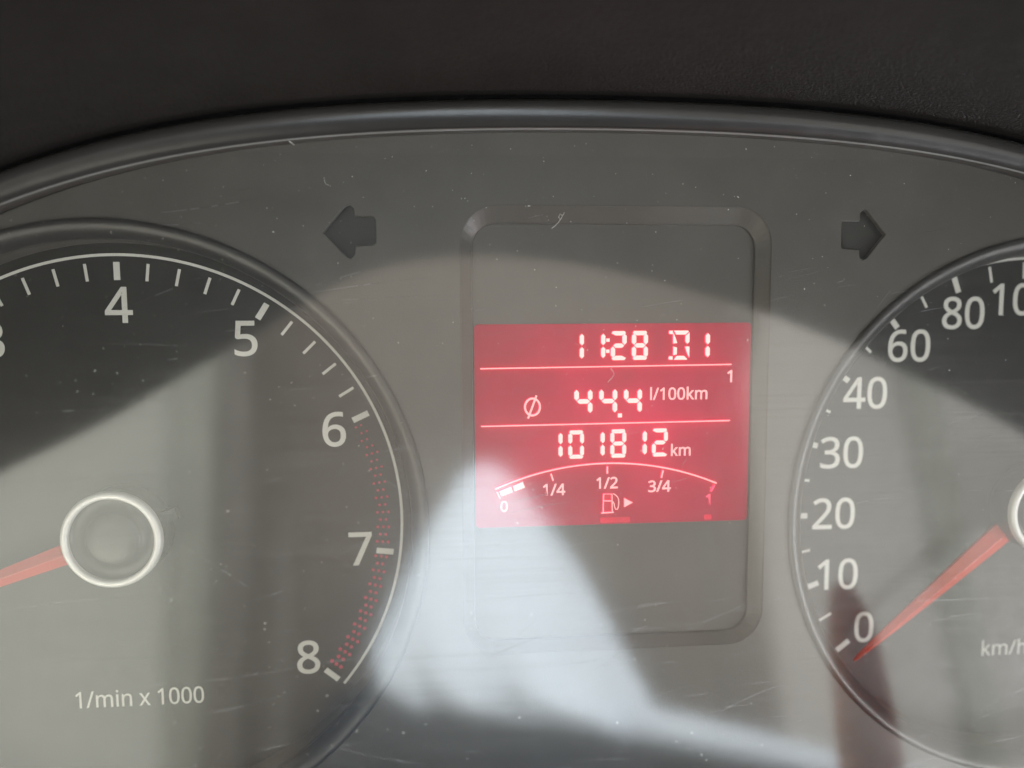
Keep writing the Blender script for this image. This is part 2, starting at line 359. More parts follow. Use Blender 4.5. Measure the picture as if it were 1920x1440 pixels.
# ------------------------------------------------------------------ lettering (outlines, cap height 1000)
GLYPHS = {'0':(801,[[(732,501),(732,454),(730,408),(726,365),(721,323),(714,284),(706,247),(696,213),(685,180),(671,150),(656,123),(639,97),(620,74),(600,54),(577,36),(553,21),(526,8),(497,-1),(467,-8),(434,-13),(399,-14),(356,-12),(316,-4),(279,8),(245,25),(214,48),(186,74),(161,106),(139,141),(120,181),(104,225),(91,273),(81,325),(74,380),(70,439),(69,501),(70,564),(74,624),(80,679),(90,731),(102,779),(116,822),(134,862),(155,897),(180,928),(207,954),(238,976),(273,993),(311,1006),(353,1013),(399,1015),(442,1013),(483,1006),(520,993),(554,976),(585,954),(614,928),(639,897),(661,862),(680,822),(696,779),(709,731),(719,679),(727,624),(731,564)],[(192,501),(193,448),(195,399),(199,353),(205,311),(212,273),(221,239),(232,208),(246,180),(261,157),(278,137),(297,120),(319,107),(343,98),(370,93),(399,91),(428,93),(455,98),(479,107),(501,120),(520,136),(538,156),(553,179),(566,207),(577,238),(587,272),(594,311),(600,353),(604,399),(607,448),(608,501),(607,554),(604,604),(600,649),(594,691),(587,729),(577,763),(566,794),(553,821),(538,845),(520,865),(501,881),(479,894),(455,903),(428,909),(399,910),(370,909),(343,903),(319,894),(297,881),(278,865),(261,845),(246,821),(232,794),(221,763),(212,729),(205,691),(199,649),(195,604),(193,554)]]),'1':(801,[[(497,0),(377,0),(377,699),(377,768),(380,820),(382,871),(374,862),(365,854),(357,847),(349,840),(342,833),(296,794),(189,707),(125,790),(395,1000),(497,1000)]]),'2':(801,[[(728,0),(67,0),(67,102),(329,367),(358,397),(386,425),(411,452),(435,477),(457,501),(476,525),(494,548),(510,571),(523,594),(535,617),(545,640),(552,664),(557,689),(561,714),(562,741),(560,772),(554,801),(544,826),(530,848),(513,866),(492,882),(469,894),(443,902),(415,907),(385,909),(357,908),(330,905),(304,900),(280,893),(257,884),(235,873),(212,860),(190,846),(167,831),(144,814),(78,896),(94,910),(111,922),(128,934),(146,946),(165,957),(184,967),(203,976),(224,984),(245,992),(267,999),(289,1004),(312,1008),(336,1012),(360,1013),(385,1014),(422,1013),(456,1009),(488,1002),(518,993),(546,982),(572,968),(595,952),(616,933),(635,913),(651,890),(664,865),(674,839),(682,810),(686,780),(688,748),(686,717),(683,687),(676,657),(667,629),(655,601),(642,573),(626,546),(608,519),(588,492),(566,466),(542,439),(517,411),(490,383),(461,353),(431,324),(223,118),(223,112),(728,112)]]),'3':(801,[[(690,766),(689,740),(686,715),(681,692),(674,670),(665,650),(654,631),(642,614),(627,598),(611,583),(593,570),(574,558),(553,548),(531,540),(508,532),(483,527),(483,521),(529,514),(570,502),(606,487),(636,468),(662,445),(684,419),(700,390),(712,358),(719,323),(721,284),(720,250),(715,218),(707,187),(695,157),(681,130),(663,104),(641,80),(616,59),(587,40),(555,24),(519,10),(480,0),(436,-8),(389,-12),(338,-14),(307,-14),(277,-12),(247,-10),(219,-6),(192,-2),(165,3),(139,10),(113,19),(88,29),(63,41),(63,155),(89,144),(115,133),(142,123),(170,115),(199,107),(228,101),(256,96),(284,92),(312,90),(339,90),(390,92),(435,98),(473,109),(506,123),(533,142),(554,165),(571,191),(583,220),(590,252),(592,287),(591,311),(587,334),(581,354),(571,372),(560,389),(545,403),(528,416),(509,428),(488,437),(464,445),(437,452),(409,457),(379,461),(347,463),(312,464),(216,464),(216,569),(314,569),(346,570),(375,572),(403,577),(428,584),(452,592),(473,603),(492,615),(508,628),(523,643),(536,659),(546,677),(554,695),(560,715),(563,736),(564,758),(562,786),(557,811),(547,833),(533,853),(515,870),(494,885),(471,896),(444,904),(415,909),(382,910),(361,910),(341,909),(322,907),(303,904),(286,900),(269,895),(252,890),(236,884),(220,878),(205,870),(190,863),(175,854),(160,845),(145,836),(130,826),(69,910),(91,927),(115,942),(142,957),(170,970),(201,983),(234,994),(268,1003),(304,1009),(341,1013),(381,1014),(440,1011),(494,1003),(540,989),(580,969),(614,944),(642,914),(663,882),(678,846),(687,808)]]),'4':(801,[[(773,227),(627,227),(627,0),(508,0),(508,227),(29,227),(29,332),(500,1006),(627,1006),(627,338),(773,338)],[(508,653),(509,719),(511,776),(513,827),(515,874),(510,874),(505,863),(500,852),(494,841),(488,829),(482,817),(475,805),(469,793),(462,783),(456,774),(450,765),(150,338),(508,338)]]),'5':(801,[[(385,613),(425,612),(463,608),(498,601),(532,591),(563,578),(592,563),(618,546),(641,526),(662,503),(680,478),(695,451),(706,422),(715,390),(720,356),(721,319),(719,279),(714,241),(705,205),(693,172),(676,141),(657,112),(634,86),(609,63),(580,43),(548,26),(514,12),(476,0),(436,-8),(393,-12),(347,-14),(317,-13),(287,-12),(258,-9),(230,-5),(202,0),(176,6),(152,13),(129,21),(108,30),(88,41),(88,157),(109,145),(132,134),(157,125),(183,116),(211,109),(239,102),(267,97),(295,94),(322,92),(349,91),(378,92),(405,95),(431,99),(455,106),(478,114),(499,124),(519,137),(536,151),(551,167),(564,186),(576,206),(584,228),(590,252),(594,279),(595,307),(593,344),(586,378),(574,408),(557,434),(535,457),(508,476),(476,491),(438,501),(394,508),(345,510),(328,510),(311,509),(293,507),(275,505),(255,503),(236,500),(218,497),(201,494),(187,492),(174,489),(112,528),(150,1000),(651,1000),(651,888),(255,888),(231,598),(296,608),(312,610),(329,611),(347,613),(366,613)]]),'6':(801,[[(77,427),(78,462),(79,496),(81,530),(85,564),(89,598),(94,631),(101,664),(110,696),(119,727),(130,757),(143,786),(157,814),(174,841),(192,866),(211,890),(233,912),(257,933),(284,951),(312,967),(342,981),(375,993),(411,1002),(450,1009),(491,1013),(535,1014),(547,1014),(560,1014),(573,1013),(586,1012),(600,1011),(614,1010),(627,1008),(638,1006),(649,1004),(658,1001),(658,896),(648,900),(637,902),(626,905),(614,907),(602,909),(589,910),(576,912),(563,912),(551,913),(538,913),(500,912),(466,908),(433,902),(404,893),(377,881),(352,867),(330,851),(309,834),(291,814),(275,793),(261,770),(249,745),(238,719),(229,692),(221,664),(215,634),(210,604),(206,573),(202,541),(200,508),(209,508),(218,522),(227,534),(238,546),(249,558),(262,569),(275,579),(290,588),(305,597),(322,604),(340,611),(358,616),(378,621),(400,624),(422,625),(445,626),(479,625),(511,620),(542,613),(570,603),(597,590),(622,575),(645,557),(665,536),(683,513),(699,487),(712,458),(722,428),(729,395),(734,360),(735,322),(734,282),(729,244),(721,208),(710,174),(696,143),(679,114),(660,88),(638,65),(613,44),(586,27),(557,12),(525,1),(491,-8),(455,-12),(417,-14),(389,-13),(362,-10),(335,-4),(309,3),(284,13),(260,24),(237,38),(216,55),(195,73),(176,94),(158,117),(142,142),(127,170),(114,200),(103,232),(94,266),(86,303),(81,342),(78,384)],[(416,90),(450,92),(481,99),(510,110),(536,126),(559,146),(578,172),(594,202),(605,237),(611,277),(613,322),(612,359),(606,392),(596,422),(583,449),(565,473),(544,494),(519,509),(490,520),(457,527),(420,529),(395,528),(370,525),(347,520),(326,512),(305,502),(287,491),(270,478),(254,464),(241,449),(229,433),(219,416),(212,399),(206,381),(203,364),(202,346),(202,328),(204,309),(206,291),(210,273),(215,255),(221,237),(228,220),(236,204),(245,188),(256,172),(267,158),(279,144),(293,132),(307,122),(323,112),(339,104),(357,98),(376,93),(395,91)]]),'7':(801,[[(190,0),(601,888),(62,888),(62,1000),(732,1000),(732,905),(326,0)]]),'8':(801,[[(399,1014),(434,1013),(466,1010),(497,1004),(527,997),(555,987),(580,975),(604,961),(625,945),(644,926),(660,906),(674,884),(685,860),(693,833),(697,805),(699,775),(698,751),(695,729),(690,708),(682,688),(673,669),(662,652),(649,635),(636,619),(620,604),(604,590),(586,577),(568,564),(549,552),(529,540),(508,529),(533,517),(556,505),(578,491),(600,477),(620,463),(640,448),(658,431),(674,414),(688,396),(701,377),(712,356),(720,334),(726,311),(730,286),(731,259),(729,226),(725,196),(716,167),(705,139),(690,114),(673,91),(653,70),(630,51),(604,34),(576,20),(546,8),(513,-2),(479,-9),(442,-13),(403,-14),(362,-13),(322,-9),(286,-2),(252,7),(221,18),(192,32),(166,48),(144,67),(124,87),(107,110),(93,135),(82,162),(75,191),(70,222),(69,255),(70,282),(73,307),(79,331),(87,353),(97,374),(110,394),(123,412),(139,429),(155,446),(174,461),(193,475),(213,488),(233,500),(254,512),(276,522),(257,534),(238,546),(220,559),(203,572),(187,586),(172,601),(158,616),(145,633),(134,650),(124,668),(116,687),(109,708),(105,729),(102,752),(101,776),(102,806),(107,834),(115,860),(126,883),(140,905),(157,925),(176,944),(197,960),(221,974),(246,986),(274,996),(303,1004),(334,1010),(366,1013)],[(189,254),(191,225),(197,199),(208,175),(222,153),(241,132),(264,115),(291,101),(323,92),(360,86),(401,84),(440,86),(475,92),(506,101),(533,115),(557,132),(576,153),(591,176),(602,201),(608,228),(611,258),(610,277),(606,295),(601,312),(594,329),(585,344),(574,358),(561,372),(546,386),(530,398),(512,410),(492,422),(472,433),(449,444),(426,454),(401,464),(378,472),(354,461),(332,450),(311,439),(292,427),(275,415),(259,402),(244,389),(231,375),(220,360),(211,345),(203,328),(197,311),(193,293),(190,274)],[(398,915),(368,913),(341,909),(315,901),(292,891),(271,877),(253,861),(239,842),(229,821),(223,797),(221,770),(222,750),(225,732),(230,714),(237,698),(246,683),(256,670),(268,657),(282,645),(296,634),(312,624),(329,614),(347,605),(366,595),(385,586),(405,577),(424,586),(442,595),(460,604),(476,613),(492,623),(507,634),(521,645),(533,657),(544,670),(554,684),(562,699),(569,715),(573,732),(576,751),(577,770),(575,797),(569,821),(559,842),(546,861),(528,877),(507,891),(484,901),(458,909),(429,913)]]),'9':(801,[[(728,573),(728,539),(726,505),(724,471),(721,437),(716,403),(711,369),(704,336),(696,305),(686,273),(675,243),(662,214),(648,186),(632,159),(614,134),(594,110),(572,88),(548,67),(522,49),(493,33),(462,19),(429,7),(393,-2),(354,-9),(313,-13),(269,-14),(257,-14),(245,-13),(232,-13),(218,-12),(204,-11),(189,-9),(176,-7),(164,-5),(153,-3),(143,0),(143,105),(153,102),(164,99),(176,96),(189,94),(202,92),(215,90),(228,89),(241,88),(254,87),(266,87),(304,88),(339,92),(371,98),(401,107),(428,119),(452,133),(475,149),(495,166),(513,185),(529,207),(544,229),(556,254),(567,280),(576,307),(584,335),(590,365),(595,395),(599,426),(602,458),(604,490),(595,490),(586,478),(577,465),(566,454),(554,442),(542,431),(529,421),(514,412),(499,403),(482,396),(464,389),(445,384),(425,379),(404,376),(381,375),(357,374),(324,375),(292,380),(262,387),(233,397),(207,410),(182,425),(159,443),(139,464),(121,487),(106,513),(93,541),(83,571),(76,604),(71,639),(70,676),(72,717),(76,756),(84,792),(96,826),(110,857),(127,886),(147,912),(169,935),(194,956),(221,973),(251,988),(282,999),(316,1008),(352,1012),(389,1014),(418,1013),(445,1010),(472,1004),(497,997),(522,987),(546,975),(569,960),(591,944),(611,926),(630,905),(648,882),(664,857),(678,829),(691,799),(702,768),(712,733),(719,697),(724,658),(727,616)],[(389,910),(356,908),(325,901),(296,890),(271,874),(247,853),(227,828),(212,797),(201,762),(194,723),(192,678),(194,641),(199,607),(209,577),(222,550),(239,526),(260,506),(285,491),(314,479),(347,473),(384,471),(410,472),(435,475),(458,480),(480,488),(500,498),(519,509),(536,522),(551,536),(565,551),(576,567),(586,584),(594,601),(599,619),(603,636),(604,654),(603,672),(602,690),(599,708),(595,726),(590,744),(584,762),(578,780),(570,796),(561,812),(550,828),(539,842),(527,856),(513,868),(499,878),(483,888),(466,896),(449,902),(430,907),(410,909)]]),'/':(521,[[(507,1000),(134,0),(14,0),(387,1000)]]),'m':(1310,[[(943,765),(991,762),(1034,754),(1072,741),(1105,723),(1133,700),(1156,670),(1173,635),(1186,592),(1194,544),(1196,489),(1196,0),(1074,0),(1074,483),(1073,517),(1068,547),(1061,573),(1050,597),(1037,616),(1021,632),(1001,645),(978,654),(951,659),(922,661),(880,659),(844,651),(813,638),(787,621),(765,598),(749,571),(735,538),(726,502),(720,460),(718,415),(718,0),(597,0),(597,483),(596,506),(594,527),(591,547),(586,565),(580,582),(572,597),(564,611),(554,623),(542,633),(529,641),(515,649),(499,654),(482,658),(463,660),(443,661),(414,660),(387,656),(363,650),(342,641),(324,630),(307,616),(293,600),(280,581),(270,561),(261,538),(254,513),(249,485),(245,455),(243,424),(242,389),(242,0),(119,0),(119,751),(218,751),(237,648),(244,648),(254,664),(264,678),(276,691),(289,703),(302,714),(316,723),(331,732),(346,740),(362,747),(378,752),(395,757),(412,760),(430,763),(447,764),(465,765),(499,763),(530,760),(559,754),(586,745),(610,734),(632,720),(651,704),(668,685),(683,663),(695,639),(702,639),(718,663),(736,685),(757,704),(780,720),(805,734),(831,745),(858,754),(886,760),(914,763)]]),'i':(361,[[(242,751),(242,0),(119,0),(119,751)],[(182,1032),(193,1031),(203,1029),(213,1025),(223,1020),(232,1013),(240,1005),(246,995),(250,983),(253,969),(254,954),(253,939),(250,926),(246,914),(240,904),(232,895),(223,888),(213,882),(203,878),(193,876),(182,875),(170,876),(159,878),(149,882),(139,888),(130,895),(123,904),(117,914),(113,926),(110,939),(109,954),(110,969),(113,983),(117,995),(123,1005),(130,1013),(139,1020),(149,1025),(159,1029),(170,1031)]]),'n':(866,[[(480,765),(532,762),(577,754),(618,741),(653,723),(683,700),(708,670),(727,635),(741,592),(749,544),(752,489),(752,0),(630,0),(630,480),(629,515),(624,546),(616,573),(604,596),(590,616),(572,632),(550,645),(524,654),(495,659),(462,661),(415,658),(375,650),(340,636),(312,616),(290,591),(273,561),(259,525),(250,485),(244,440),(242,389),(242,0),(119,0),(119,751),(218,751),(237,648),(244,648),(254,664),(266,678),(278,691),(292,703),(306,714),(321,723),(337,732),(353,740),(370,747),(388,752),(406,757),(424,760),(443,763),(461,764)]]),'x':(741,[[(297,384),(38,751),(178,751),(371,468),(563,751),(702,751),(443,384),(716,0),(576,0),(371,300),(164,0),(25,0)]]),'k':(748,[[(241,508),(241,499),(241,488),(240,476),(240,464),(239,450),(235,387),(241,387),(266,419),(300,461),(331,497),(570,751),(714,751),(410,430),(735,0),(587,0),(326,350),(241,276),(241,0),(119,0),(119,1064),(241,1064)]]),'h':(866,[[(242,752),(242,741),(242,731),(242,720),(241,709),(240,697),(235,647),(244,647),(254,662),(265,676),(277,689),(290,701),(304,711),(319,721),(334,730),(351,737),(368,744),(385,750),(403,755),(421,759),(440,761),(459,763),(478,763),(513,762),(546,759),(576,753),(604,745),(630,735),(653,722),(673,707),(692,689),(708,668),(721,646),(732,620),(741,592),(747,560),(751,526),(752,489),(752,0),(630,0),(630,480),(629,515),(624,546),(616,573),(604,596),(590,616),(572,632),(550,645),(524,654),(495,659),(462,661),(430,660),(401,656),(374,650),(351,641),(331,630),(313,616),(297,600),(283,581),(272,560),(263,537),(255,512),(250,484),(246,454),(243,422),(242,388),(242,0),(119,0),(119,1064),(242,1064)]]),'l':(361,[[(242,0),(119,0),(119,1064),(242,1064)]])}

def text_loops(text, h, track=0.0, widths=None):
    k = h / 1000.0; x = 0.0; loops = []
    for ch in text:
        if ch == ' ': x += 0.36 * h; continue
        adv, ls = GLYPHS[ch]
        for l in ls: loops.append([(x + px * k, py * k) for px, py in l])
        x += adv * k + track
    return loops, x - track

def lettering(name, text, h, mat, parent, loc, weight=0.0, anchor='C', sx=1.0, track=0.0, thick=0.02):
    loops, w = text_loops(text, h, track)
    xs = [p[0] for l in loops for p in l]
    x0, x1 = min(xs), max(xs)
    ox, oy = ((x0 + x1) / 2, h / 2) if anchor == 'C' else (x0, 0.0)
    loops = [[((px - ox) * sx, py - oy) for px, py in l] for l in loops]
    return filled(name, loops, mat, parent, loc, thick, 0.0, weight)

# ================================================================== INSTRUMENT CLUSTER
def arch(x):
    d = x - 83.0
    return 68.3 - 0.000735 * d * d - 8.2e-8 * d ** 4

cluster = bpy.data.objects.new('instrument_cluster', None)
cluster.empty_display_size = 0.02
put(cluster, None, (85, -75, 0))
tag(cluster, 'grey car instrument cluster with two round dials and a red display under clear cover', 'instrument cluster')

XS = [-75 + 320 * i / 120 for i in range(121)]
def circle(cx, cy, r, n=120):
    return [(cx + r * math.sin(2 * math.pi * i / n), cy + r * math.cos(2 * math.pi * i / n)) for i in range(n)]
def rounded(x0, x1, y0, y1, r, n=8):
    out = []
    for cx, cy, a in ((x1 - r, y1 - r, 0), (x0 + r, y1 - r, 90), (x0 + r, y0 + r, 180), (x1 - r, y0 + r, 270)):
        for i in range(n + 1):
            t = math.radians(a + 90 * i / n)
            out.append((cx + r * math.cos(t), cy + r * math.sin(t)))
    return out
ARROW_L = [(36.17, 50.99), (39.94, 55.53), (40.82, 55.89), (41.68, 55.28), (41.83, 53.98), (44.71, 53.91), (45.23, 53.21),
           (45.2, 49.43), (44.6, 48.85), (41.79, 48.72), (41.67, 47.4), (40.86, 46.6), (40.0, 47.0)]
ARROW_R = [(134.51, 51.04), (130.89, 55.3), (130.09, 55.6), (129.33, 54.9), (129.28, 53.52), (126.24, 53.51), (125.97, 53.05),
           (126.0, 48.88), (126.4, 48.42), (129.4, 48.23), (129.5, 47.0), (130.2, 46.4), (131.02, 46.8)]
def grow(loop, d):
    cx = sum(p[0] for p in loop) / len(loop); cy = sum(p[1] for p in loop) / len(loop)
    return [(cx + (x - cx) * (1 + d), cy + (y - cy) * (1 + d)) for x, y in loop]

TR, SR, SX = 53.0, 51.0, 169.0        # opening radii, speedometer pivot
outline = [(x, arch(x) - 0.4) for x in XS] + [(245, -75), (-75, -75)]
faceplate = filled('faceplate', [outline, circle(0, 0, TR - 1.0), circle(SX, 0, SR - 1.0),
                                 rounded(59.0, 113.5, -23.0, 55.8, 6.5), ARROW_L, ARROW_R],
                   M['faceplate'], cluster, (0, 0, 7.35), 0.5, 0.15)
for lp in (ARROW_L, ARROW_R):
    filled('turn_signal_arrow', [grow(lp, 0.12)], M['arrow'], cluster, (0, 0, 5.9), 0.3)
# wall between the faceplate and the cover edge
rows = []
for z, o in ((6.0, 0.2), (7.9, -0.5), (8.3, -0.45), (9.6, 0.1)):
    rows.append([(x, arch(x) + o, z + 0.10 * max(0, 68.3 - arch(x))) for x in XS])
grid_obj('shroud_wall', rows, M['shroud'], cluster)
# bezel: rounded lip swept along the arch; its thin inner edge is polished
BZ = lambda x: 0.19 * max(0, 68.3 - arch(x))
def sweep(name, prof, mat):
    return grid_obj(name, [[(x, arch(x) + o, z + BZ(x)) for x in XS] for o, z in prof], mat, cluster)
sweep('bezel_edge', ((0.1, 8.2), (-0.2, 8.85), (-0.25, 9.0), (-0.18, 9.2), (0.1, 9.35)), M['bezel_edge'])
sweep('bezel', ((0.0, 9.3), (0.25, 9.55), (0.8, 9.9), (1.5, 10.2), (2.3, 10.45), (3.0, 10.55), (3.7, 10.5), (4.3, 10.2), (4.7, 9.6), (4.85, 8.6), (4.9, 4.0)), M['bezel'])

# ---- dials
def make_dial(name, cx, R, scale_r, label=None):
    d = lathe(name, [(0.0, 0.0), (20, 0.0), (R - 2.9, 0.0)], M['dial'], cluster, (cx, 0, 0), 128, smooth=False)
    lathe('dial_wall', [(R - 3.0, -0.4), (R - 2.98, 1.0), (R - 2.8, 1.15), (R - 2.78, 3.0), (R - 2.6, 3.2), (R - 2.6, 5.6)],
          M['recess'], d, (cx, 0, 0), 180)
    lathe('dial_rim', [(R - 2.75, 5.0), (R - 2.95, 6.2), (R - 2.7, 7.0), (R - 2.1, 7.75), (R - 1.3, 8.35), (R - 0.6, 8.62), (R - 0.05, 8.6), (R + 0.22, 8.35), (R + 0.28, 7.7)],
          M['rim'], d, (cx, 0, 0), 180)
    lathe('scale_arc', [(scale_r - 0.24, 0.02), (scale_r - 0.24, 0.09), (scale_r + 0.24, 0.09), (scale_r + 0.24, 0.02)],
          M['white'], d, (cx, 0, 0), 160, math.radians(-130), math.radians(130), False)
    return d

def tick_mesh(w, h):
    return filled('tick_mark', [[(-w / 2, -h / 2), (w / 2, -h / 2), (w / 2, h / 2), (-w / 2, h / 2)]], M['white'], None, (0, 0, 0), 0.03)

tach = make_dial('tachometer_dial', 0.0, TR, 48.0)
speedo = make_dial('speedometer_dial', SX, SR, 47.5)
proto_major = tick_mesh(1.05, 3.1); proto_minor = tick_mesh(0.5, 3.0)
def tick(dial, cx, deg, r, proto):
    a = math.radians(deg)
    share(proto, 'tick_mark', dial, (cx + r * math.sin(a), r * math.cos(a), 0.06), a)
for i in range(-20, 21):
    if i > 10 and i % 5: continue                          # the red zone has dots instead of fine marks
    tick(tach, 0.0, i * 6.5, 45.2, proto_major if i % 5 == 0 else proto_minor)
for i in range(0, 15):
    for h in (0, 1):
        if i == 14 and h: continue
        tick(speedo, SX, -128.1 + 18 * i + 9 * h, 45.2, proto_minor if h else proto_major)
bpy.data.objects.remove(proto_major); bpy.data.objects.remove(proto_minor)
for k, r in zip(range(0, 9), (39.6, 40.4, 39.9, 39.6, 39.35, 39.6, 39.95, 40.7, 39.7)):
    a = math.radians((k - 4) * 32.5)
    lettering('numeral', str(k), 6.0, M['white'], tach, (r * math.sin(a), r * math.cos(a), 0.06), 0.10)
for k, r, s in zip(range(0, 15), (39.67, 39.46, 38.33, 38.61, 39.53, 39.43, 39.6, 39.69, 39.6, 39.0, 38.4, 38.0, 37.6, 37.6, 38.2),
                   ('0', '10', '20', '30', '40', '60', '80', '100', '120', '140', '160', '180', '200', '220', '240')):
    a = math.radians(-127.8 + 17.9 * k)
    lettering('numeral', s, 5.85, M['white'], speedo, (SX + r * math.sin(a), r * math.cos(a), 0.06), 0.085, sx=0.97)
lettering('unit_text', '1/min x 1000', 3.05, M['white'], tach, (-11.1, -33.25, 0.06), 0.03, 'L', sx=0.885)
lettering('unit_text', 'km/h', 2.95, M['grey_white'], speedo, (162.6, -31.3, 0.06), 0.02, 'L')

# red zone: rows of printed dots between 6 and 8
bm = bmesh.new()
row = 0; deg = 66.8
while deg < 128.6:
    t = (deg - 65) / 65
    offs = (-1.0, 0.0, 1.0) if row % 2 == 0 else (-0.5, 0.5)
    rad = 0.20 + 0.18 * t
    for o in offs:
        if t < 0.10 and o > 0.6: continue
        if abs(deg - 97.5) < 0.9: continue
        a = math.radians(deg); r = 44.6 + o
        cx, cy = r * math.sin(a), r * math.cos(a)
        vs_ = [bm.verts.new(V(cx + rad * math.cos(q * math.pi / 4), cy + rad * math.sin(q * math.pi / 4), 0.08)) for q in range(8)]
        bm.faces.new(vs_)
    row += 1; deg += 1.78
me = bpy.data.meshes.new('red_zone_dots'); bm.to_mesh(me); bm.free(); me.materials.append(M['red_print'])
dots = put(bpy.data.objects.new('red_zone_dots', me), tach, (0, 0, 0)); dots['kind'] = 'stuff'

# ---- needles and hubs
def hub_and_needle(dial, cx, deg, tip, w0, w1, zc):
    a = math.radians(deg); ux, uy = math.sin(a), math.cos(a); nx, ny = uy, -ux
    vs_, fs = [], []
    for r, w, h in ((6.5, w0, 1.3), (10, w0, 1.25), (22, w0 * 0.72 + w1 * 0.28, 1.0), (36, w0 * 0.36 + w1 * 0.64, 0.7), (tip - 1.0, w1, 0.5), (tip, w1 * 0.45, 0.3)):
        for o, z in ((-w / 2, -h * 0.5), (-w / 2, 0.0), (-0.06, h * 0.8), (0.06, h * 0.8), (w / 2, 0.0), (w / 2, -h * 0.5)):
            vs_.append((ux * r + nx * o, uy * r + ny * o, z))
    for i in range(5):
        for j in range(6):
            fs.append((i * 6 + j, i * 6 + (j + 1) % 6, (i + 1) * 6 + (j + 1) % 6, (i + 1) * 6 + j))
    fs.append((5, 4, 3, 2, 1, 0)); fs.append(tuple(30 + j for j in range(6)))
    mesh_obj('needle', vs_, fs, M['needle'], dial, (cx, 0, zc))
    lathe('hub', [(0.0, 7.7), (2.5, 7.68), (4.2, 7.55), (4.55, 7.3), (4.7, 6.9), (6.4, 6.7), (7.1, 6.9), (7.2, 7.7)], M['hub'], dial, (cx, 0, 0), 96)
    lathe('hub_body', [(7.9, 8.2), (8.15, 7.5), (8.15, 2.0), (7.4, 1.2), (3.0, 0.6), (3.0, 0.05)], M['hub'], dial, (cx, 0, 0), 96)
    lathe('hub_ring', [(6.95, 7.6), (6.98, 8.1), (7.15, 8.4), (7.6, 8.5), (8.0, 8.35), (8.25, 7.95), (8.28, 7.3)], M['hub_ring'], dial, (cx, 0, 0), 128)
    # short tail opposite the needle
    vs_ = []
    for z in (3.2, 5.0):
        for r, o in ((7.0, -1.2), (10.2, -1.0), (10.2, 1.0), (7.0, 1.2)):
            vs_.append((-ux * r + nx * o, -uy * r + ny * o, z))
    mesh_obj('needle_tail', vs_, [(0, 1, 2, 3), (7, 6, 5, 4), (0, 4, 5, 1), (1, 5, 6, 2), (2, 6, 7, 3), (3, 7, 4, 0)], M['hub'], dial, (cx, 0, 0))
hub_and_needle(tach, 0.0, -109.6, 43.0, 3.6, 0.7, 4.6)
hub_and_needle(speedo, SX, -129.9, 45.8, 4.2, 0.75, 3.6)

# ---- display recess and display
outer = rounded(59.0, 113.5, -23.0, 55.8, 6.5); inner = rounded(61.0, 111.2, -21.2, 52.9, 4.2)
n = len(outer)
vs_ = [(x, y, 8.02) for x, y in grow(outer, -0.0005)] + [(x, y, 7.8) for x, y in grow(outer, -0.004)] + [(x, y, 6.35) for x, y in inner] + [(x, y, 5.8) for x, y in grow(inner, -0.003)]
fs = [(b + i, b + (i + 1) % n, b + n + (i + 1) % n, b + n + i) for b in (0, n, 2 * n) for i in range(n)]
fs.append(tuple(range(3 * n, 4 * n)))
recess = mesh_obj('display_recess', vs_, fs, M['recess'], cluster)
lcd = filled('display', [rounded(61.35, 110.95, -0.4, 35.65, 0.7, 4)], M['lcd'], cluster, (0, 0, 5.87), 0.05)

ZL = 6.02
def segs_digit(which, x0, x1, y0, y1, t, gap=0.13):
    """outlines of the lit bars of a seven-bar digit, mitred as on the glass"""
    ym = (y0 + y1) / 2; c = t * 0.5; out = []
    def vbar(x, ya, yb, side):
        s = 1 if side == 'L' else -1                       # outer edge left or right
        return [(x, ya + c), (x + s * c, ya), (x + s * t, ya + t * 0.55), (x + s * t, yb - t * 0.55), (x + s * c, yb), (x, yb - c)]
    def hbar(y, kind):
        if kind == 'T': return [(x0 + c, y), (x1 - c, y), (x1 - 0.02 - c * .3, y - c), (x1 - t * 1.1, y - t), (x0 + t * 1.1, y - t), (x0 + .02 + c * .3, y - c)]
        if kind == 'B': return [(x0 + c, y), (x0 + .02 + c * .3, y + c), (x0 + t * 1.1, y + t), (x1 - t * 1.1, y + t), (x1 - c * .3, y + c), (x1 - c, y)]
        return [(x0 + c * 1.1, y), (x0 + t * 1.1, y + c), (x1 - t * 1.1, y + c), (x1 - c * 1.1, y), (x1 - t * 1.1, y - c), (x0 + t * 1.1, y - c)]
    S = {'a': lambda: hbar(y1, 'T'), 'd': lambda: hbar(y0, 'B'), 'g': lambda: hbar(ym, 'M'),
         'f': lambda: vbar(x0, ym + gap, y1 - c - gap * .6, 'L'), 'b': lambda: vbar(x1, ym + gap, y1 - c - gap * .6, 'R'),
         'e': lambda: vbar(x0, y0 + c + gap * .6, ym - gap, 'L'), 'c': lambda: vbar(x1, y0 + c + gap * .6, ym - gap, 'R')}
    return [S[k]() for k in which]
SEV = {'0': 'abcdef', '1': 'bc', '2': 'abged', '4': 'fgbc', '8': 'abcdefg'}
def lcd_digit(ch, x0, x1, y0, y1, t=0.78):
    if ch == '1':                                          # only the right-hand bars
        lps = segs_digit('bc', x0 - 3, x1, y0 - .45, y1 + .45, x1 - x0)
    else:
        lps = segs_digit(SEV[ch], x0, x1, y0, y1, t)
    return filled('lcd_digit', lps, M['segment'], lcd, (0, 0, ZL + 0.12), 0.18, side=M['segment_halo'])
def lcd_shape(name, loops, mat='segment_dim', th=0.16):
    return filled(name, loops, M[mat], lcd, (0, 0, ZL + 0.10), th, side=M['segment_halo'])
def bar(p, q, w):
    dx, dy = q[0] - p[0], q[1] - p[1]; l = math.hypot(dx, dy); nx, ny = -dy / l * w / 2, dx / l * w / 2
    return [(p[0] + nx, p[1] + ny), (p[0] - nx, p[1] - ny), (q[0] - nx, q[1] - ny), (q[0] + nx, q[1] + ny)]
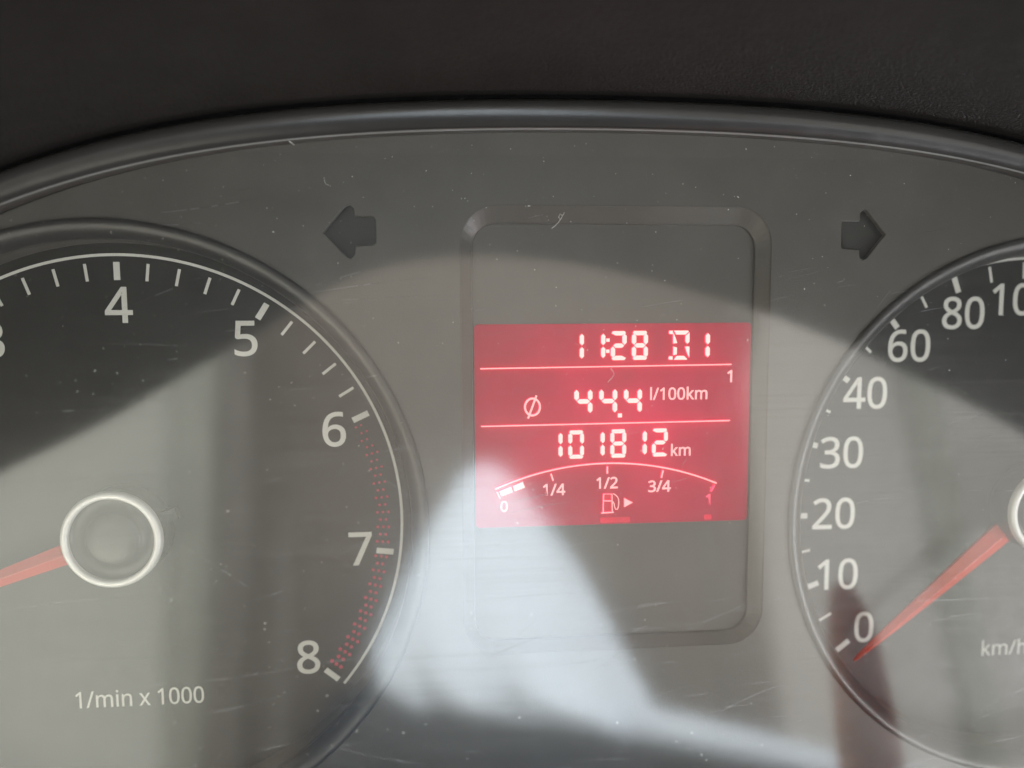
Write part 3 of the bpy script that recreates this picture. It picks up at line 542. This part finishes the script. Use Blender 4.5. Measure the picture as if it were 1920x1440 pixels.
def ribbon(pts, w):
    L, Rr = [], []
    for i, p in enumerate(pts):
        a = pts[max(i - 1, 0)]; b = pts[min(i + 1, len(pts) - 1)]
        dx, dy = b[0] - a[0], b[1] - a[1]; l = math.hypot(dx, dy)
        L.append((p[0] - dy / l * w / 2, p[1] + dx / l * w / 2)); Rr.append((p[0] + dy / l * w / 2, p[1] - dx / l * w / 2))
    return L + Rr[::-1]

# clock and gear
lcd_digit('1', 79.85, 80.6, 29.55, 33.9); lcd_digit('1', 83.65, 84.4, 29.6, 33.88)
lcd_shape('lcd_colon', [rounded(84.58, 85.18, 32.45, 33.05, .06, 2), rounded(84.55, 85.15, 30.5, 31.1, .06, 2)], 'segment')
lcd_digit('2', 85.38, 88.22, 29.21, 34.33); lcd_digit('8', 89.15, 92.05, 29.21, 34.34)
D0, D1, DY0, DY1 = 95.8, 99.57, 29.15, 34.34
lcd_shape('lcd_letter', [
    [(D0 + .1, DY1 - .02), (D0, DY1 - .35), (D0 + .15, DY1 - .62), (D0 + .72, DY1 - .62), (D0 + .72, DY1 - .02)],
    [(D0 + .92, DY1), (D1 - .35, DY1), (D1 - .1, DY1 - .2), (D1 - .75, DY1 - .72), (D0 + 1.35, DY1 - .72)],
    [(D0 + .8, DY1 - .3), (D0 + 1.2, DY1 - 1.2), (D0 + 1.55, DY1 - 2.2), (D0 + .8, DY1 - 2.3)],
    [(D1, DY1 - .35), (D1, DY1 - 2.0), (D1 - .35, DY1 - 2.35), (D1 - .75, DY1 - 2.0), (D1 - .75, DY1 - .95)],
    [(D1 - .35, DY0 + 2.4), (D1, DY0 + 2.3), (D1, DY0 + .4), (D1 - .32, DY0 + .95), (D1 - .8, DY0 + 2.3)],
    [(D0 + .85, DY0 + 2.35), (D0 + 1.5, DY0 + 2.2), (D0 + 1.5, DY0 + 1.0), (D0 + .85, DY0 + .8)],
    [(D0 + .95, DY0), (D0 + 1.45, DY0 + .7), (D1 - .95, DY0 + .7), (D1 - .35, DY0 + .1), (D1 - .5, DY0)],
    [(D0 + .05, DY0 + .05), (D0, DY0 + .4), (D0 + .2, DY0 + .68), (D0 + .75, DY0 + .6), (D0 + .75, DY0 + .05)]], 'segment')
lcd_digit('1', 102.5, 103.3, 29.55, 33.88)
lcd_shape('lcd_rule', [bar((62.36, 27.97), (107.33, 28.22), .2)]); lcd_shape('lcd_rule', [bar((62.42, 17.83), (107.3, 18.08), .2)])
# consumption
for x0, x1 in ((78.91, 82.15), (83.35, 86.6), (87.8, 91.08)): lcd_digit('4', x0, x1, 19.42, 24.53, .82)
lcd_shape('lcd_point', [rounded(86.75, 87.5, 19.0, 19.72, .08, 2)], 'segment')
lettering('lcd_unit', 'l/100km', 2.12, M['segment_dim'], lcd, (92.65, 22.03, ZL), 0.035, 'L', sx=0.96, thick=0.05)
lettering('lcd_trip_number', '1', 2.1, M['segment_dim'], lcd, (107.15, 26.09, ZL), 0.05, thick=0.05)
ring_o = [(71.49 + 1.5 * math.cos(t * math.pi / 16), 21.12 + 1.68 * math.sin(t * math.pi / 16)) for t in range(32)]
ring_i = [(71.49 + 1.15 * math.cos(t * math.pi / 16), 21.12 + 1.33 * math.sin(t * math.pi / 16)) for t in range(32)]
sym = lcd_shape('lcd_average_symbol', [ring_o, ring_i]); 
filled('lcd_average_stroke', [bar((70.72, 19.07), (72.23, 23.14), .34)], M['segment_dim'], lcd, (0, 0, ZL + 0.02), 0.06)
# odometer
for ch, x0, x1, y0, y1 in (('1', 76.1, 76.83, 12.14, 16.41), ('0', 77.85, 80.67, 11.75, 16.83), ('1', 83.65, 84.4, 12.16, 16.45),
                           ('8', 85.42, 88.29, 11.77, 16.88), ('1', 91.28, 92.05, 12.22, 16.5), ('2', 92.97, 95.87, 11.82, 16.9)):
    lcd_digit(ch, x0, x1, y0, y1, .72)
lettering('lcd_unit', 'km', 2.0, M['segment_dim'], lcd, (96.6, 11.85, ZL), 0.035, 'L', sx=0.97, thick=0.05)
# fuel gauge
A3 = [(64.81, 6.48), (74.81, 9.69), (80.35, 10.57), (85.3, 10.78), (94.98, 9.76), (105.04, 6.82)]
def lag(x):
    s = 0
    for i, (xi, yi) in enumerate(A3):
        w = yi
        for j, (xj, _) in enumerate(A3):
            if i != j: w *= (x - xj) / (xi - xj)
        s += w
    return s
# a circular arc through the ends and the crown
cxf = 85.0; sag = 10.78 - 6.62; half = 20.1; rf = (half * half + sag * sag) / (2 * sag); cyf = 10.78 - rf
arcpts = []
for i in range(41):
    x = 64.81 + (105.04 - 64.81) * i / 40
    arcpts.append((x, cyf + math.sqrt(rf * rf - (x - cxf) ** 2)))
lcd_shape('fuel_gauge_arc', [ribbon(arcpts, .24)])
for p, q in (((65.16, 6.06), (65.68, 4.83)), ((74.76, 9.12), (75.16, 7.84)), ((84.91, 10.19), (84.92, 8.91)), ((95.1, 9.26), (94.79, 7.9))):
    lcd_shape('fuel_gauge_tick', [bar(p, q, .26)])
lcd_shape('fuel_gauge_tick', [bar((104.69, 6.33), (104.04, 5.18), .26)], 'segment_red')
lcd_shape('fuel_level_bar', [[(65.56, 6.19), (67.64, 6.94), (67.91, 5.99), (65.87, 5.28)]], 'segment')
lcd_shape('fuel_level_bar', [[(67.98, 7.06), (69.71, 7.79), (70.11, 6.77), (68.25, 6.12)]], 'segment')
for s, x, y, h, mt in (('0', 66.39, 3.4, 1.85, 'segment_dim'), ('1/4', 75.35, 6.2, 2.0, 'segment_dim'), ('1/2', 84.93, 7.18, 1.98, 'segment_dim'),
                       ('3/4', 94.53, 6.34, 2.0, 'segment_dim'), ('1', 103.57, 3.6, 2.0, 'segment_red')):
    lettering('fuel_gauge_text', s, h, M[mt], lcd, (x, y, ZL), 0.045, thick=0.05)
lcd_shape('fuel_pump_symbol', [ribbon([(84.2, 1.8), (84.26, 5.2), (85.77, 5.16), (85.88, 1.8)], .16), bar((83.85, 1.75), (86.12, 1.82), .2), bar((84.35, 3.95), (85.72, 3.91), .15)])
filled('fuel_pump_hose', [ribbon([(86.05, 5.2), (86.6, 4.85), (86.98, 4.35), (87.1, 3.7), (87.02, 2.7), (86.82, 2.3), (86.5, 2.32), (86.32, 2.8), (86.25, 3.3), (86.1, 3.62), (85.95, 3.66)], .15)],
       M['segment_dim'], lcd, (0, 0, ZL), 0.05)
lcd_shape('fuel_side_arrow', [[(88.02, 4.36), (88.03, 2.71), (89.59, 3.51)]])
filled('light_leak', [rounded(83.7, 89.2, -0.15, 0.85, .2, 3)], M['leak'], lcd, (0, 0, 5.95), 0.02)
filled('light_leak', [rounded(102.9, 104.3, -0.1, 0.85, .2, 3)], M['leak'], lcd, (0, 0, 5.95), 0.02)

# ---- clear cover: a slab tilted back, cut to the arch
TAU = math.radians(11.0)
def cover_z(y): return 10.2 + (60.0 - y) * math.tan(TAU)
def on_cover(x, y, lift=0.0):
    return (x, y + lift * math.sin(TAU), cover_z(y) + lift * math.cos(TAU))
ny_ = 24
rows_f = [[on_cover(x, -75 + (max(arch(x), -70) + 75) * j / ny_) for x in XS] for j in range(ny_ + 1)]
rows_b = [[on_cover(x, -75 + (max(arch(x), -70) + 75) * j / ny_, -1.4) for x in XS] for j in range(ny_ + 1)]
k = len(XS); vs_ = [v for r in rows_f for v in r] + [v for r in rows_b for v in r]; B = len(vs_) // 2
fs = []
for i in range(ny_):
    for j in range(k - 1):
        a = i * k + j
        fs.append((a, a + 1, a + k + 1, a + k))
nf = len(fs)
for i in range(ny_):
    for j in range(k - 1):
        a = B + i * k + j
        fs.append((a, a + k, a + k + 1, a + 1))
cover = mesh_obj('clear_cover', vs_, fs, M['cover'], cluster)
cover.data.materials.append(M['cover_inner'])
for i, p in enumerate(cover.data.polygons):
    if i >= nf: p.material_index = 1

# hairline wiping scratches in the cover's face
sm = bpy.data.materials.new('hairline_scratch'); sm.use_nodes = True
nt = sm.node_tree; nt.nodes.clear()
so = nt.nodes.new('ShaderNodeOutputMaterial'); st_ = nt.nodes.new('ShaderNodeBsdfTransparent')
sg = nt.nodes.new('ShaderNodeBsdfGlossy'); sg.inputs['Roughness'].default_value = 0.45; sg.inputs['Color'].default_value = (0.8, 0.82, 0.85, 1)
sx_ = nt.nodes.new('ShaderNodeMixShader')
nt.links.new(scalar(nt, noise(nt, coords(nt), 160.0, 2.0), 0.35, 0.65, 0.05, 0.34), sx_.inputs['Fac'])
nt.links.new(st_.outputs[0], sx_.inputs[1]); nt.links.new(sg.outputs[0], sx_.inputs[2])
nt.links.new(sx_.outputs[0], so.inputs['Surface'])
rs = random.Random(5)
bm = bmesh.new()
for q in range(260):
    x = rs.uniform(-15, 165); y = rs.uniform(-45, 40) if q < 200 else rs.uniform(30, 62)
    if 35 < x < 115 and rs.random() < .4: y = rs.uniform(-45, 5)
    a = math.radians(rs.gauss(9, 5)) if rs.random() < .8 else math.radians(rs.uniform(-40, 60))
    L = rs.uniform(3, 22) if rs.random() < .7 else rs.uniform(1, 4)
    w = rs.uniform(0.02, 0.06); bend = rs.uniform(-.03, .03)
    prev = None
    for s in range(7):
        t = s / 6; px = x + L * t * math.cos(a); py = y + L * t * math.sin(a) + bend * L * math.sin(math.pi * t)
        ww = w * (0.25 + math.sin(math.pi * t))
        if py > arch(px) - 1.5: prev = None; continue
        cur = (bm.verts.new(V(*on_cover(px, py - ww / 2, 0.02))), bm.verts.new(V(*on_cover(px, py + ww / 2, 0.02))))
        if prev: bm.faces.new((prev[0], cur[0], cur[1], prev[1]))
        prev = cur
me = bpy.data.meshes.new('wiping_scratches'); bm.to_mesh(me); bm.free(); me.materials.append(sm)
scr = put(bpy.data.objects.new('wiping_scratches', me), cover); scr['kind'] = 'stuff'

# ================================================================== DASHBOARD HOOD
LIP = [(-120, -40), (-97, 0), (-77, 18), (-58.5, 30.7), (-46.1, 36.8), (-33.5, 43.7), (-20.6, 52.4), (-7.2, 61.4), (3.9, 68.3), (15.2, 76.3), (26.9, 84.2), (43.6, 90.2),
       (67.0, 92.4), (90.8, 90.4), (114.5, 85.2), (153.9, 73.0), (177.0, 62.7), (192.0, 54.2), (207.0, 46.6), (224.4, 35.8), (248, 18), (272, -10), (292, -40)]
def resample(pts, m):
    d = [0.0]
    for a, b in zip(pts, pts[1:]): d.append(d[-1] + math.hypot(b[0] - a[0], b[1] - a[1]))
    out = []
    for i in range(m):
        t = d[-1] * i / (m - 1); q = 0
        while q < len(d) - 2 and d[q + 1] < t: q += 1
        f = (t - d[q]) / (d[q + 1] - d[q])
        out.append((pts[q][0] + (pts[q + 1][0] - pts[q][0]) * f, pts[q][1] + (pts[q + 1][1] - pts[q][1]) * f))
    return out
NS = 121
lip = resample(LIP, NS)
for _ in range(3):
    lip = [lip[0]] + [tuple((lip[i - 1][c] + 2 * lip[i][c] + lip[i + 1][c]) / 4 for c in (0, 1)) for i in range(1, NS - 1)] + [lip[-1]]
base = resample([(x, arch(x)) for x in [-110 + 390 * i / 200 for i in range(201)]], NS)
rows = []
zb = lambda y: 0.19 * max(0, 68.3 - y)
rows.append([(x, y + 5.6, 3.0 + zb(y)) for x, y in base])
rows.append([(x, y + 5.5, 11.0 + zb(y)) for x, y in base])
rows.append([(x, y + 5.1, 12.6 + zb(y)) for x, y in base])
rows.append([(x, y + 5.2, 13.4 + zb(y)) for x, y in base])
for f in (0.08, 0.18, 0.3, 0.42, 0.55, 0.7, 0.85, 0.95, 1.0):
    g = f * f * (3 - 2 * f) * 0.35 + f * 0.65
    rows.append([(bx + (lx - bx) * f, by + 5.2 + (ly - by - 5.2) * g + 2.5 * math.sin(math.pi * f), 13.4 + zb(by) * (1 - f) + (105 - 13.4) * f) for (bx, by), (lx, ly) in zip(base, lip)])
rows.append([(lx, ly + 1.2, 107.5) for lx, ly in lip])
rows.append([(lx, ly + 4.0, 108.5) for lx, ly in lip])
rows.append([(lx, ly + 7.0, 106.5) for lx, ly in lip])
rows.append([((lx + bx) / 2, (ly + by) / 2 + 14, 60) for (lx, ly), (bx, by) in zip(lip, base)])
rows.append([(bx, by + 16, 0) for bx, by in base])
rows.append([(bx, by + 14, -60) for bx, by in base])
hood = grid_obj('dashboard_hood', rows, M['hood'])
tag(hood, 'black grained dashboard hood arching over the top of the instrument cluster', 'dashboard hood')

# ================================================================== ADDED COWL (unseen below the frame, put in to shade the foot of the cluster)
rows = []
for z, top, wx in ((2, -74, 170), (25, -66, 165), (55, -60, 160), (78, -60, 150), (88, -72, 135)):
    rows.append([(85 + wx * math.sin(a), top - 75 + 75 * max(-0.6, math.cos(a)) ** 1 * (0.9 + 0.1 * math.cos(2 * a)), z) for a in [2 * math.pi * q / 40 for q in range(40)]])
cowl = grid_obj('added_shade_cowl', rows, M['hood'], None, (0, 0, 0), True, True)
tag(cowl, 'unseen black cowl added to shade the foot of the instrument cluster', 'cowl')

# ================================================================== ON THE COVER: lint and dust
def lint(pts, r, label):
    P = [on_cover(x, y, 0.12 + 0.06 * (i % 2)) for i, (x, y) in enumerate(pts)]
    o = tube('lint_fibre', P, r, M['lint'], None, 6)
    tag(o, label, 'lint', 'lint on the clear cover')
lint([(76.3, 54.1), (76.0, 53.6), (75.55, 53.85), (75.3, 53.3), (75.7, 52.9), (75.95, 53.5), (75.3, 52.5), (74.7, 51.9), (74.1, 51.45)], 0.03, 'curled white lint fibre above the red display, near the top of its recess')
lint([(83.2, 28.5), (83.55, 28.0), (83.7, 27.5), (83.3, 27.0), (82.9, 26.6), (82.6, 26.3)], 0.03, 'thin wavy lint fibre lying over the middle row of the red display')
lint([(31.6, 65.5), (32.0, 65.2), (32.4, 64.9)], 0.06, 'tiny pale lint scrap at the cover edge above the left turn arrow')
lint([(37.2, 59.6), (37.25, 58.9), (37.5, 58.5), (38.0, 58.3)], 0.016, 'short hooked lint fibre just above the left turn arrow')
rnd = random.Random(11)
bm = bmesh.new()
for _ in range(5000):
    x = rnd.uniform(-30, 190); y = rnd.uniform(-60, 66)
    if y > arch(x) - 1: continue
    r = 0.014 + 0.06 * rnd.random() ** 7; a0 = rnd.random() * 6; st = 1 + (2.5 * rnd.random() if rnd.random() < .2 else 0)
    vs_ = []
    for q in range(5):
        a = q * 2 * math.pi / 5
        dx, dy = r * st * math.cos(a), r * math.sin(a)
        vs_.append(bm.verts.new(V(*on_cover(x + dx * math.cos(a0) - dy * math.sin(a0), y + dx * math.sin(a0) + dy * math.cos(a0), 0.03))))
    bm.faces.new(vs_)
me = bpy.data.meshes.new('dust_specks'); bm.to_mesh(me); bm.free(); me.materials.append(M['dust'])
dust = put(bpy.data.objects.new('dust_specks', me)); dust['kind'] = 'stuff'
tag(dust, 'fine pale dust specks scattered over the clear cover', 'dust')

# ================================================================== BEHIND THE CAMERA: what the cover mirrors
def slab(name, quad, z, t, mat, label, cat):
    """upright panel given by its outline at depth z, t thick"""
    nq = len(quad)
    vs_ = [(x, y, z) for x, y in quad] + [(x, y, z + t) for x, y in quad]
    fs = [tuple(range(nq)), tuple(range(2 * nq - 1, nq - 1, -1))] + [(i, i + nq, (i + 1) % nq + nq, (i + 1) % nq) for i in range(nq)]
    o = mesh_obj(name, vs_, fs, mat)
    b = o.modifiers.new('round', 'BEVEL'); b.width = 0.004; b.segments = 2
    tag(o, label, cat)
    return o
# cabin lining: curved from headliner to seat back
rows = []
for i in range(25):
    t = i / 24
    y = -520 + 1150 * t
    rows.append([(-950 + 2050 * j / 40, y, 760 - 260 * max(0, t - 0.62) / 0.38 - 120 * ((j - 20) / 20) ** 2 + 6 * math.sin(j * 1.9) * math.sin(i * .8)) for j in range(41)])
lining = solid(grid_obj('cabin_lining', rows, M['lining']), 8, 1)
lining['kind'] = 'structure'
slab('window_frame', [(-182, 320), (-140, 320), (-104, -320), (-134, -320)], 520, 20, M['grey_trim'], 'pale grey window frame mirrored beside the tachometer pointer hub', 'window frame')
slab('door_pillar', [(-126, 320), (-108, 320), (-92, 58), (-90, -320), (-125, -320), (-116, 58)], 505, 20, M['dark_trim'], 'dark door pillar mirrored as a vertical band in the tachometer', 'pillar')
slab('seat_belt', [(-76, 62), (-60, 62), (-50, -320), (-76, -320)], 510, 4, M['dark_trim'], 'dark seat belt mirrored near the numeral eight', 'seat belt')
slab('hanging_strap', [(322, 330), (340, 330), (334, 235), (272, 66), (284, -126), (297, -320), (274, -320), (266, -126), (256, 66), (316, 235)], 515, 4, M['dark_trim'], 'dark strap mirrored right of the display', 'strap')

slab('window_pillar', [(452, 320), (478, 320), (474, -90), (470, -320), (440, -320), (450, -90)], 500, 20, M['grey_trim'], 'dark window pillar mirrored left of the speedometer pointer hub', 'pillar')
# draped pale cloth
prof = [(97, 78, 88), (92, 66, 100), (80, 60, 112), (60, 46, 129), (18, 24, 153), (-10, 12, 167), (-29, 4, 176), (-50, 4, 186), (-66, 20, 194), (-84, 120, 203), (-92, 165, 212)]
rows = []
for y, x0, x1 in prof:
    ring = []
    for j in range(48):
        a = 2 * math.pi * j / 48
        xx = (x0 + x1) / 2 + (x1 - x0) / 2 * math.cos(a)
        fold = 5.5 * math.sin(xx * 0.13 + y * 0.05) + 2.5 * math.sin(xx * 0.35 - y * 0.09)
        zz = 470 - 24 * math.sin(a) + (fold if math.sin(a) > 0.2 else 0)
        ring.append((xx, y, zz))
    rows.append(ring)
cloth = put(bpy.data.objects.new('draped_cloth', None), None, (100, -90, 470))
tag(cloth, 'pale blue-white draped cloth mirrored below the red display', 'cloth')
c1 = grid_obj('cloth_body', rows, M['cloth_white'], cloth, (0, 0, 0), True, True)
tube('cloth_fold', [(175, -82, 455), (205, -88, 450), (250, -99, 448), (303, -113, 450), (360, -128, 455), (430, -150, 470)], [11, 11, 10, 9, 9, 8], M['cloth_white'], cloth, 16)
# dark cloth under it
rows = []
for i, (x, top) in enumerate([(-48, -140), (-40, -80), (-22, -56), (0, -52), (52, -62), (111, -73), (182, -90), (252, -112), (303, -122), (360, -138), (460, -170)]):
    rows.append([(x, top - 90 + 90 * math.sin(a) * (1 if math.sin(a) > 0 else 2.4), 478 - 30 * math.cos(a) + 2 * math.sin(i * 2.1 + a * 3)) for a in [2 * math.pi * q / 32 for q in range(32)]])
navy = grid_obj('navy_cloth', rows, M['cloth_navy'], None, (0, 0, 0), True, True)
tag(navy, 'dark navy cloth mirrored along the bottom below the pale cloth', 'cloth')

# hand with a raised index finger, in front of the cover below the lens
def skin_mesh(name, verts, edges, radii, mat, parent=None, sub=2):
    me = bpy.data.meshes.new(name)
    me.from_pydata([V(*v) for v in verts], edges, [])
    me.materials.append(mat)
    o = put(bpy.data.objects.new(name, me), parent)
    md = o.modifiers.new('skin', 'SKIN'); md.use_smooth_shade = True
    if not me.skin_vertices: me.skin_vertices.new()
    for sv, r in zip(me.skin_vertices[0].data, radii): sv.radius = (r * MM, r * MM)
    me.skin_vertices[0].data[0].use_root = True
    s = o.modifiers.new('smooth', 'SUBSURF'); s.levels = sub; s.render_levels = sub
    return o
HV = [(172, -205, 150), (171, -160, 140), (166, -118, 128),              # forearm, wrist, palm
      (163, -92, 116), (163, -66, 107), (162.8, -38, 105), (162.6, -16, 105), (162.3, -4.0, 106),   # index, raised
      (172, -90, 120), (173, -80, 108), (173, -92, 98), (172, -104, 101),                            # middle, curled
      (183, -94, 126), (184, -86, 114), (184, -98, 104), (183, -108, 107),                           # ring
      (192, -100, 134), (194, -94, 123), (194, -104, 114), (193, -112, 117),                         # little
      (152, -122, 118), (148, -104, 106), (156, -92, 97)]                                            # thumb
HE = [(0, 1), (1, 2), (2, 3), (3, 4), (4, 5), (5, 6), (6, 7), (2, 8), (8, 9), (9, 10), (10, 11), (2, 12), (12, 13), (13, 14), (14, 15),
      (2, 16), (16, 17), (17, 18), (18, 19), (2, 20), (20, 21), (21, 22)]
HR = [26, 21, 20, 10, 9.0, 8.2, 6.6, 2.6, 10, 8.6, 8, 6.5, 9.5, 8.2, 7.6, 6.2, 8.5, 7.2, 6.6, 5.4, 11, 9, 7]
person = skin_mesh('person', HV, HE, HR, M['skin'])
tag(person, 'hand with one raised finger, mirrored over the zero of the speedometer', 'person')
